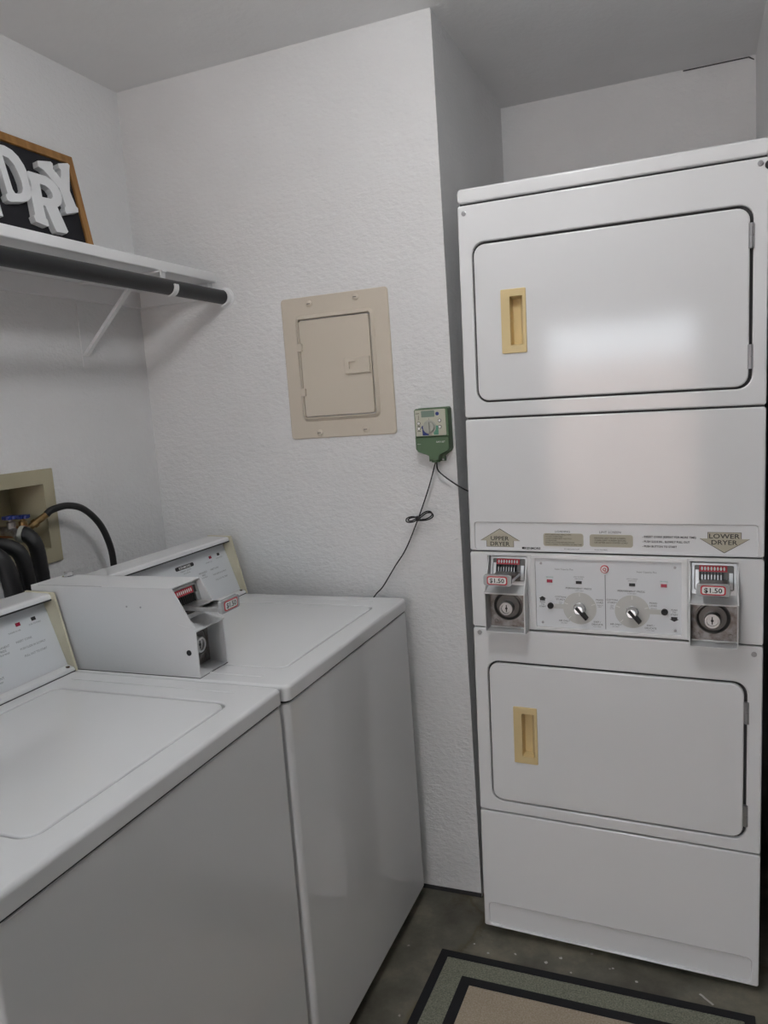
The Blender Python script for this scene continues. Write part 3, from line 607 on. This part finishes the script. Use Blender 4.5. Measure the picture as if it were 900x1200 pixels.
for i in range(15):
    t = math.radians(150 + i * 225 / 14)
    P.append((RX - 0.0205 + 0.0230 * math.cos(t), RZ - 1.860 + 0.0230 * math.sin(t)))
P = [(0.278, -0.003)] + P
L = []
for i, (x, z) in enumerate(P):
    a = Vector(P[max(i - 1, 0)]); b = Vector(P[min(i + 1, len(P) - 1)]); d = (b - a).normalized(); nv = Vector((-d.y, d.x)) * 0.0018
    L.append([Vector((x + s * nv.x, y, z + s * nv.y)) for s, y in ((1, -by), (1, by), (-1, by), (-1, -by))])
loft(bm, L); obj('rod_hook', bm, M_shelf, bk)
rod = thing('closet_rod', 'black hanging rod under the front edge of the white shelf', 'rod', (RX, 0, RZ))
bm = NB(); disc(bm, lambda a, b, n: Vector((a, -n, b)), 0, 0, RR, 0.002, 1.75, 28); obj('rod_tube', bm, M_blackm, rod)
bm = NB(); lathe(bm, lambda a, b, n: Vector((a, -n, b)), 0, 0, [(0.030, 0.0005), (0.030, 0.004), (0.0265, 0.006), (0.0250, 0.022), (0.0212, 0.022), (0.0212, 0.010)], 28, cap1=False); obj('rod_socket', bm, M_letter, rod, 'white round end socket on the back wall')

# ------------------------------------------------------------------ letter sign on the shelf
e = Vector((0.03 - 0.083, 0, 2.199 - 1.8885)).normalized(); nn = Vector((e.z, 0, -e.x)); base = Vector((0.083, 0, 1.8890))
SG = Matrix(((0, e.x, nn.x, base.x), (1, e.y, nn.y, base.y), (0, e.z, nn.z, base.z), (0, 0, 0, 1)))
sg = thing('letter_sign', 'wood framed black sign with white block letters leaning on the shelf', 'sign', mtx=SG)
A0, A1 = -1.07, -0.259; HS = 0.3150
bm = NB(); box4(bm, T, A0 + 0.01, A1 - 0.01, 0.008, HS - 0.008, -0.014, -0.0068); obj('sign_board', bm, M_board, sg)
fw = 0.0225
for q in ((A0, A1, HS - fw, HS), (A0, A1, 0.0, fw)):
    bm = NB(); slab(bm, T, q[0], q[1], q[2], q[3], -0.020, 0.0, 0.001, 0.0015, 2); obj('frame_rail', bm, M_wood, sg, 'stained wood frame rail')
for q in ((A0, A0 + fw, fw, HS - fw), (A1 - fw, A1, fw, HS - fw)):
    bm = NB(); slab(bm, T, q[0], q[1], q[2], q[3], -0.020, 0.0, 0.001, 0.0015, 2); obj('frame_rail', bm, M_wood, sg, 'stained wood frame rail')
DLA, DLB = 0.0102, 0.0055
def letter(loops):
    c = bpy.data.curves.new('l', 'CURVE'); c.dimensions = '2D'; c.fill_mode = 'BOTH'; c.extrude = 0.0090
    for P in loops:
        s = c.splines.new('POLY'); s.points.add(len(P) - 1); s.use_cyclic_u = True
        for i, (a, b) in enumerate(P): s.points[i].co = (a, b, 0, 1)
    o = bpy.data.objects.new('l', c); me = bpy.data.meshes.new_from_object(o)
    b_ = NB(); b_.from_mesh(me); bpy.data.objects.remove(o); bpy.data.meshes.remove(me); bpy.data.curves.remove(c)
    bmesh.ops.remove_doubles(b_, verts=b_.verts[:], dist=1e-5)
    bmesh.ops.translate(b_, verts=b_.verts[:], vec=(DLA, DLB, 0.0022))
    obj('letter', b_, M_letter, sg, flat=True)
Dl = [(-0.572, 0.262), (-0.521, 0.2655), (-0.500, 0.2605), (-0.484, 0.2490), (-0.472, 0.230), (-0.4655, 0.206), (-0.4640, 0.182), (-0.4680, 0.161), (-0.4780, 0.145), (-0.490, 0.136), (-0.505, 0.1305), (-0.548, 0.121), (-0.556, 0.124), (-0.558, 0.136), (-0.551, 0.142), (-0.553, 0.200), (-0.560, 0.240), (-0.573, 0.243)]
Dh = [(-0.536, 0.238), (-0.518, 0.236), (-0.505, 0.2230), (-0.498, 0.203), (-0.4945, 0.182), (-0.4955, 0.166), (-0.502, 0.1545), (-0.512, 0.149), (-0.526, 0.147), (-0.531, 0.155), (-0.534, 0.200)]
letter([Dl, Dh[::-1]])
Rl = [(-0.470, 0.211), (-0.463, 0.2185), (-0.430, 0.2190), (-0.403, 0.2195), (-0.383, 0.2130), (-0.369, 0.2000), (-0.3630, 0.1840), (-0.3640, 0.1690), (-0.3700, 0.1560), (-0.3830, 0.1450), (-0.3900, 0.1430), (-0.3720, 0.0800), (-0.3790, 0.0740), (-0.4150, 0.0720), (-0.4190, 0.0800), (-0.4320, 0.1350), (-0.4400, 0.1370), (-0.4420, 0.1020), (-0.4370, 0.0980), (-0.4380, 0.0830), (-0.4450, 0.0810), (-0.4800, 0.0860), (-0.4830, 0.1000), (-0.4770, 0.1050), (-0.4690, 0.1980)]
Rh = [(-0.4330, 0.1930), (-0.4150, 0.1930), (-0.4020, 0.1870), (-0.3955, 0.1770), (-0.3975, 0.1660), (-0.4060, 0.1600), (-0.4360, 0.1580)]
letter([Rl, Rh[::-1]])
Yl = [(-0.4220, 0.2400), (-0.4190, 0.2560), (-0.3720, 0.2660), (-0.3660, 0.2620), (-0.3690, 0.2470), (-0.3480, 0.2250), (-0.3400, 0.2530), (-0.3460, 0.2560), (-0.3450, 0.2680), (-0.3070, 0.2790), (-0.3010, 0.2740), (-0.3060, 0.2620), (-0.3260, 0.1990), (-0.3170, 0.1600), (-0.3110, 0.1550), (-0.3130, 0.1440), (-0.3600, 0.1300), (-0.3640, 0.1360), (-0.3620, 0.1460), (-0.3560, 0.1520), (-0.3640, 0.1970), (-0.4060, 0.2360)]
letter([Yl])
def shift(P, da, db): return [(a + da, b + db) for a, b in P]
letter([shift([(0, 0), (0.034, 0), (0.034, 0.012), (0.028, 0.016), (0.030, 0.085), (0.072, 0), (0.106, 0), (0.102, 0.130), (0.110, 0.134), (0.110, 0.146), (0.074, 0.146), (0.074, 0.134), (0.080, 0.130), (0.079, 0.062), (0.036, 0.146), (0, 0.146), (0, 0.134), (0.006, 0.130), (0.006, 0.016), (0, 0.012)], -0.690, 0.078)])
letter([shift([(0, 0.146), (0, 0.134), (0.006, 0.130), (0.008, 0.040), (0.022, 0.010), (0.050, 0), (0.078, 0.010), (0.092, 0.040), (0.094, 0.130), (0.100, 0.134), (0.100, 0.146), (0.062, 0.146), (0.062, 0.134), (0.068, 0.130), (0.066, 0.046), (0.050, 0.030), (0.034, 0.046), (0.032, 0.130), (0.038, 0.134), (0.038, 0.146)], -0.802, 0.125)])
letter([shift([(0, 0), (0.036, 0), (0.036, 0.012), (0.040, 0.030), (0.070, 0.030), (0.074, 0.012), (0.074, 0), (0.110, 0), (0.110, 0.012), (0.104, 0.016), (0.070, 0.146), (0.040, 0.146), (0.006, 0.016), (0, 0.012)], -0.918, 0.080), shift([(0.046, 0.054), (0.055, 0.104), (0.064, 0.054)], -0.918, 0.080)])
letter([shift([(0, 0), (0.090, 0), (0.090, 0.050), (0.074, 0.050), (0.068, 0.026), (0.034, 0.026), (0.034, 0.130), (0.040, 0.134), (0.040, 0.146), (0, 0.146), (0, 0.134), (0.006, 0.130), (0.006, 0.016), (0, 0.012)], -1.022, 0.110)])

# ------------------------------------------------------------------ electrical panel
ep = thing('electrical_panel', 'beige metal breaker panel with a small door on the white back wall', 'electrical panel', (0.5025, 0, 1.3785))
EP = off(F, -0.5025, -1.3785, 0)
bm = NB(); ring(bm, EP, (0.5025, 0.8370, 1.3785, 1.7845), (0.548, 0.790, 1.432, 1.729), 0.0003, 0.005, 0.010, 0.012, 0.003, 0.0)
L = []
for s, nlev in ((0.0, 0.0048), (0.0035, 0.0090), (0.0070, 0.0130), (0.0095, 0.0140), (0.0112, 0.0125), (0.0118, 0.0090), (0.0118, 0.002)):
    L.append([EP(a, b, nlev) for a, b in rr(0.5455 + s, 0.7935 - s, 1.4285 + s, 1.7325 - s, max(0.018 - s, 0.004), 5)])
loft(bm, L, False, False); obj('cover_plate', bm, M_panel, ep)
bm = NB(); slab(bm, EP, 0.5588, 0.7778, 1.4428, 1.7172, 0.003, 0.0110, 0.008, 0.0012, 4); dr_ = obj('panel_door', bm, M_panel, ep)
bm = NB(); ring(bm, EP, (0.6960, 0.7740, 1.5560, 1.6010), (0.7100, 0.7320, 1.5690, 1.5890), 0.0030, 0.0175, 0.002, 0.001, 0.002, 0.0); obj('latch', bm, M_panel, dr_)
bm = NB(); box4(bm, EP, 0.7090, 0.7330, 1.5680, 1.5900, 0.0111, 0.0113); obj('latch_recess', bm, M_panel, dr_)
for z in (1.6420, 1.5140):
    bm = NB(); slab(bm, EP, 0.5525, 0.5665, z - 0.011, z + 0.011, 0.010, 0.0185, 0.002, 0.001, 2); obj('hinge', bm, M_panel, dr_)
for a, b in ((0.5950, 1.7630), (0.7400, 1.7660), (0.5970, 1.3945), (0.7445, 1.3965)):
    bm = NB(); lathe(bm, EP, a, b, [(0.0095, 0.005), (0.0090, 0.0075), (0.0060, 0.0100), (0.0010, 0.0106)], 16); s = obj('screw', bm, M_panel, ep)
    bm = NB(); box4(bm, EP, a - 0.005, a + 0.005, b - 0.0010, b + 0.0010, 0.0090, 0.0108); obj('screw_slot', bm, M_dark, s)

# ------------------------------------------------------------------ irrigation controller
gc = thing('irrigation_controller', 'small green plastic timer box with a dial beside the wall corner', 'timer', (0.9, 0, 1.3))
GC = off(F, -0.9, -1.3, 0)
ax0, ax1 = 0.9015, 0.9990
body = [(ax0, 1.4400), (ax0 + 0.006, 1.4450), (ax1 - 0.004, 1.4450), (ax1, 1.4400), (ax1, 1.3320), (ax1 - 0.004, 1.3240), (0.9760, 1.3120), (0.9760, 1.2970), (0.9300, 1.2970), (0.9300, 1.3120), (ax0 + 0.005, 1.3240), (ax0, 1.3340)]
bm = NB(); prism(bm, GC, body, 0.0005, 0.010)
ins = lambda P, s: [(0.950 + (a - 0.950) * (1 - s / 0.05), 1.371 + (b - 1.371) * (1 - s / 0.074)) for a, b in P]
bodyU = [(ax0, 1.4400), (ax0 + 0.005, 1.4440), (ax1 - 0.004, 1.4440), (ax1, 1.4400), (ax1, 1.3660), (ax0, 1.3660)]
bm2 = bm
lowr = [(ax0, 1.3655), (ax1, 1.3655), (ax1, 1.3330), (ax1 - 0.004, 1.3260), (0.9700, 1.3150), (0.9650, 1.3020), (0.9400, 1.3020), (0.9370, 1.3150), (ax0 + 0.006, 1.3260), (ax0, 1.3340)]
loft(bm, [[GC(a, b, 0.010) for a, b in lowr], [GC(a, b, 0.034) for a, b in lowr], [GC(0.952 + (a - 0.952) * 0.95, 1.345 + (b - 1.345) * 0.94, 0.0375) for a, b in lowr]])
loft(bm, [[GC(a, b, 0.010) for a, b in bodyU], [GC(a, b, 0.032) for a, b in bodyU], [GC(0.950 + (a - 0.950) * 0.97, 1.405 + (b - 1.405) * 0.97, 0.0345) for a, b in bodyU]])
obj('timer_case', bm, M_green, gc, sharp=25)
bm = NB(); lathe(bm, lambda a, b, n: GC(a, n, b), 0.9525, 0.020, [(0.0125, 1.3150), (0.0125, 1.2975), (0.0115, 1.2955), (0.0060, 1.2955)], 18); obj('cable_neck', bm, M_green, gc)
bm = NB(); slab(bm, GC, ax0 + 0.0035, ax1 - 0.0075, 1.3690, 1.4400, 0.034, 0.0360, 0.002, 0.0005, 2); fp_ = obj('face_plate', bm, M_face, gc, 'pale control face')
bm = NB(); slab(bm, GC, 0.9235, 0.9610, 1.4200, 1.4375, 0.036, 0.0372, 0.0015, 0, 2); obj('display', bm, M_lcd, fp_)
bm = NB(); disc(bm, GC, 0.9450, 1.3930, 0.0190, 0.036, 0.0366, 24); obj('dial_ring', bm, M_grey, fp_)
bm = NB(); lathe(bm, GC, 0.9450, 1.3930, [(0.0150, 0.0366), (0.0145, 0.0425), (0.0120, 0.0440), (0.0040, 0.0440)], 24); box4(bm, GC, 0.9425, 0.9475, 1.3795, 1.4065, 0.0435, 0.0500); obj('dial', bm, M_grey, fp_, 'grey setting dial')
bm = NB(); slab(bm, GC, 0.9240, 0.9420, 1.3705, 1.3880, 0.0360, 0.0365, 0.002, 0, 2); disc(bm, GC, 0.9265, 1.3925, 0.0050, 0.036, 0.0365, 12); obj('blue_zone', bm, M_blue, fp_)
bm = NB(); slab(bm, GC, 0.9560, 0.9700, 1.3710, 1.3960, 0.0360, 0.0364, 0.002, 0, 2); obj('green_zone', bm, M_teal, fp_)
bm = NB(); disc(bm, GC, 0.9690, 1.4280, 0.0050, 0.036, 0.0368, 14); obj('mode_badge', bm, M_blue, fp_)
for a, b in ((0.9145, 1.4040), (0.9145, 1.3900), (0.9745, 1.4090), (0.9745, 1.3920)):
    bm = NB(); disc(bm, GC, a, b, 0.0050, 0.036, 0.0363, 14); obj('button_ring', bm, M_ink, fp_)
    bm = NB(); disc(bm, GC, a, b, 0.0036, 0.036, 0.0385, 12, 0.001); obj('button', bm, M_white, fp_)
bm = NB(); box4(bm, GC, 0.9070, 0.9175, 1.4300, 1.4315, 0.036, 0.0363); box4(bm, GC, 0.9145, 0.9155, 1.4130, 1.4260, 0.036, 0.0363); box4(bm, GC, 0.9100, 0.9190, 1.3960, 1.3975, 0.036, 0.0363); box4(bm, GC, 0.9100, 0.9190, 1.3820, 1.3835, 0.036, 0.0363); box4(bm, GC, 0.9440, 0.9446, 1.4090, 1.4170, 0.036, 0.0363); obj('face_print', bm, M_ink, fp_)
bm = NB(); box4(bm, GC, 0.9075, 0.9170, 1.3470, 1.3478, 0.0370, 0.0379); text(bm, 'EASY-SET', GC, 0.9750, 1.3495, 0.0042, 0.0380, sx=1.0); obj('case_print', bm, M_white, gc)
bm = NB(); disc(bm, GC, 0.9705, 1.3010, 0.0025, 0.010, 0.0115, 10); obj('screw', bm, M_screw, gc)

# ------------------------------------------------------------------ cords
b = NB()
tube(b, [(0.9510, -0.020, 1.2960), (0.9465, -0.022, 1.280), (0.9250, -0.024, 1.2185), (0.8920, -0.026, 1.1400), (0.8500, -0.027, 1.0540), (0.8120, -0.027, 1.0010), (0.7700, -0.026, 0.9410), (0.7430, -0.024, 0.9140), (0.705, -0.022, 0.860), (0.690, -0.020, 0.780)], 0.0019, 8)
tube(b, [(0.8950, -0.029, 1.1420), (0.8750, -0.031, 1.1455), (0.8590, -0.031, 1.1400), (0.8590, -0.031, 1.1310), (0.8750, -0.032, 1.1300), (0.8950, -0.033, 1.1390), (0.9180, -0.034, 1.1545), (0.9330, -0.034, 1.1560), (0.9390, -0.034, 1.1490), (0.9330, -0.033, 1.1410), (0.9150, -0.032, 1.1350), (0.8920, -0.031, 1.1340)], 0.0019, 6)
tube(b, [(0.8930, -0.031, 1.1440), (0.8720, -0.034, 1.1420), (0.8640, -0.034, 1.1360), (0.8740, -0.034, 1.1340), (0.8930, -0.035, 1.1430), (0.9160, -0.037, 1.1585), (0.9320, -0.037, 1.1600), (0.9360, -0.036, 1.1500), (0.9200, -0.035, 1.1400), (0.8950, -0.033, 1.1360)], 0.0019, 6)
box4(b, F, 0.888, 0.898, 1.134, 1.147, 0.024, 0.039)
pc = obj('power_cord', b, M_black)
tag(pc, 'thin black cord tied in a small bow, hanging from the green timer', 'cord')
bm = NB(); tube(bm, [(0.9545, -0.020, 1.2960), (0.9550, -0.021, 1.2790), (0.9620, -0.021, 1.2660), (0.9850, -0.019, 1.2460), (1.0150, -0.015, 1.2240), (1.0350, -0.006, 1.2110), (1.0420, 0.040, 1.2000), (1.0350, 0.160, 1.180), (1.030, 0.30, 1.10)], 0.0021, 8)
tag(obj('valve_cable', bm, M_black), 'short black cable from the green timer slipping behind the dryer', 'cable')

# ------------------------------------------------------------------ washer outlet box and hoses
ob = thing('washer_outlet_box', 'tan recessed plumbing box in the left wall with blue valves', 'outlet box', (0, VB[0], VB[2]))
OB = off(R, -VB[0], -VB[2], 0)
bm = NB(); ring(bm, OB, VB, VI, 0.0005, 0.007, 0.003, 0.002, 0.002, 0.001); obj('box_frame', bm, M_boxbeige, ob)
bm = NB(); q = (VI[0] + 0.0005, VI[1] - 0.0005, VI[2] + 0.0005, VI[3] - 0.0005)
Lp = [[OB(a, b, n_) for a, b in rr(q[0] + s, q[1] - s, q[2] + s, q[3] - s, 0.002, 2)] for s, n_ in ((0, 0.003), (0.004, -0.114))]
loft(bm, Lp, cap0=False, cap1=True); obj('box_back', bm, M_boxbeige, ob)
VW = off(T, 0, -VB[0], -VB[2])
for i, (y, z) in enumerate(((-0.583, 1.226), (-0.545, 1.222))):
    bm = NB(); tube(bm, [VW(-0.108, y, z - 0.02), VW(-0.035, y, z - 0.02), VW(0.0, y - 0.006, z - 0.024), VW(0.018, y - 0.014, z - 0.034)], 0.012, 12); lathe(bm, VW, -0.02, y, [(0.011, z - 0.02), (0.011, z + 0.004), (0.006, z + 0.006), (0.006, z + 0.014)], 14); v = obj('valve', bm, M_brass if i else M_worn, ob, 'water valve')
    bm = NB()
    for k in range(5):
        t = 2 * PI * k / 5; disc(bm, VW, -0.02 + 0.012 * math.cos(t), y + 0.012 * math.sin(t), 0.0085, z + 0.012, z + 0.020, 10)
    disc(bm, VW, -0.02, y, 0.012, z + 0.012, z + 0.021, 12); obj('valve_handle', bm, M_blue, v, 'blue lobed valve handle')
bm = NB(); tube(bm, [VW(-0.108, -0.560, 1.195), VW(-0.04, -0.562, 1.197), VW(-0.012, -0.566, 1.202), VW(0.008, -0.560, 1.208)], 0.012, 12); obj('valve', bm, M_copper, ob, 'copper pipe stub')
fh = thing('fill_hose', 'black rubber hose arching from the outlet box to behind the washer', 'hose', (0.03, -0.55, 1.22))
FH = lambda P: [Vector(p) - Vector((0.03, -0.55, 1.22)) for p in P]
bm = NB(); tube(bm, FH([(0.045, -0.527, 1.240), (0.05, -0.510, 1.2505), (0.055, -0.460, 1.2540), (0.060, -0.408, 1.2360), (0.064, -0.358, 1.1850), (0.067, -0.332, 1.1180), (0.070, -0.330, 1.0540), (0.070, -0.332, 0.94), (0.075, -0.334, 0.80)]), 0.0092, 12); obj('hose_tube', bm, M_black, fh)
bm = NB(); tube(bm, FH([(0.018, -0.559, 1.213), (0.036, -0.540, 1.230), (0.046, -0.5265, 1.2405)]), 0.0085, 12, False); tube(bm, FH([(0.024, -0.553, 1.2185), (0.030, -0.5465, 1.224)]), 0.0120, 8, False); obj('brass_coupling', bm, M_brass, fh, 'brass hose coupling')
for nm, lab, P, r in (
    ('drain_hose', 'black hose dropping straight down beside the tan box edge', [(0.030, -0.605, 1.203), (0.045, -0.598, 1.200), (0.064, -0.592, 1.170), (0.070, -0.591, 1.10), (0.074, -0.592, 0.98), (0.076, -0.592, 0.82)], 0.0185),
    ('drain_hose', 'black hose bending over below the two blue valves', [(0.034, -0.700, 1.172), (0.052, -0.684, 1.188), (0.082, -0.662, 1.165), (0.090, -0.655, 1.10), (0.094, -0.656, 0.98), (0.095, -0.656, 0.82)], 0.0185),
    ('drain_hose', 'black hose leftmost under the outlet box, cut off by the photo edge', [(0.036, -0.762, 1.160), (0.057, -0.745, 1.183), (0.090, -0.725, 1.160), (0.104, -0.716, 1.10), (0.110, -0.716, 0.98), (0.110, -0.716, 0.82)], 0.0210)):
    t = thing(nm, lab, 'hose', P[0], group='black hoses under the outlet box')
    bm = NB(); tube(bm, [Vector(p) - Vector(P[0]) for p in P], r, 12, True, 9, 0.0006); obj('hose_tube', bm, M_black, t)
    bm = NB(); tube(bm, [Vector((0, 0, 0)), Vector(P[1]) * 0.6 - Vector(P[0]) * 0.6], r + 0.003, 12, False); obj('hose_collar', bm, M_grey if P[0][1] > -0.61 else M_black, t)

# ------------------------------------------------------------------ rug
rg = thing('rug', 'flat woven rug with tan centre and black borders on the concrete floor', 'rug', (0.9600, -0.2510, FZ))
rg.rotation_euler = (0, 0, -0.016)
RW, RH = 0.765, 1.55
def rq(s): return (s, RW - s, -RH + s, -s)
for nm, s0, s1, m, h in (('outer_border', 0.0, 0.0235, M_rugb, 0.0080), ('rug_band', 0.0235, 0.0800, M_rugg, 0.0070), ('inner_border', 0.0800, 0.1070, M_rugb, 0.0078)):
    bm = NB(); ring(bm, T, rq(s0), rq(s1), 0.0005, h, 0.002, 0.001, 0.0015, 0.0, 2); obj(nm, bm, m, rg)
bm = NB(); q = rq(0.1070); slab(bm, T, q[0], q[1], q[2], q[3], 0.0005, 0.0070, 0.001, 0, 2); obj('rug_centre', bm, M_rugt, rg)
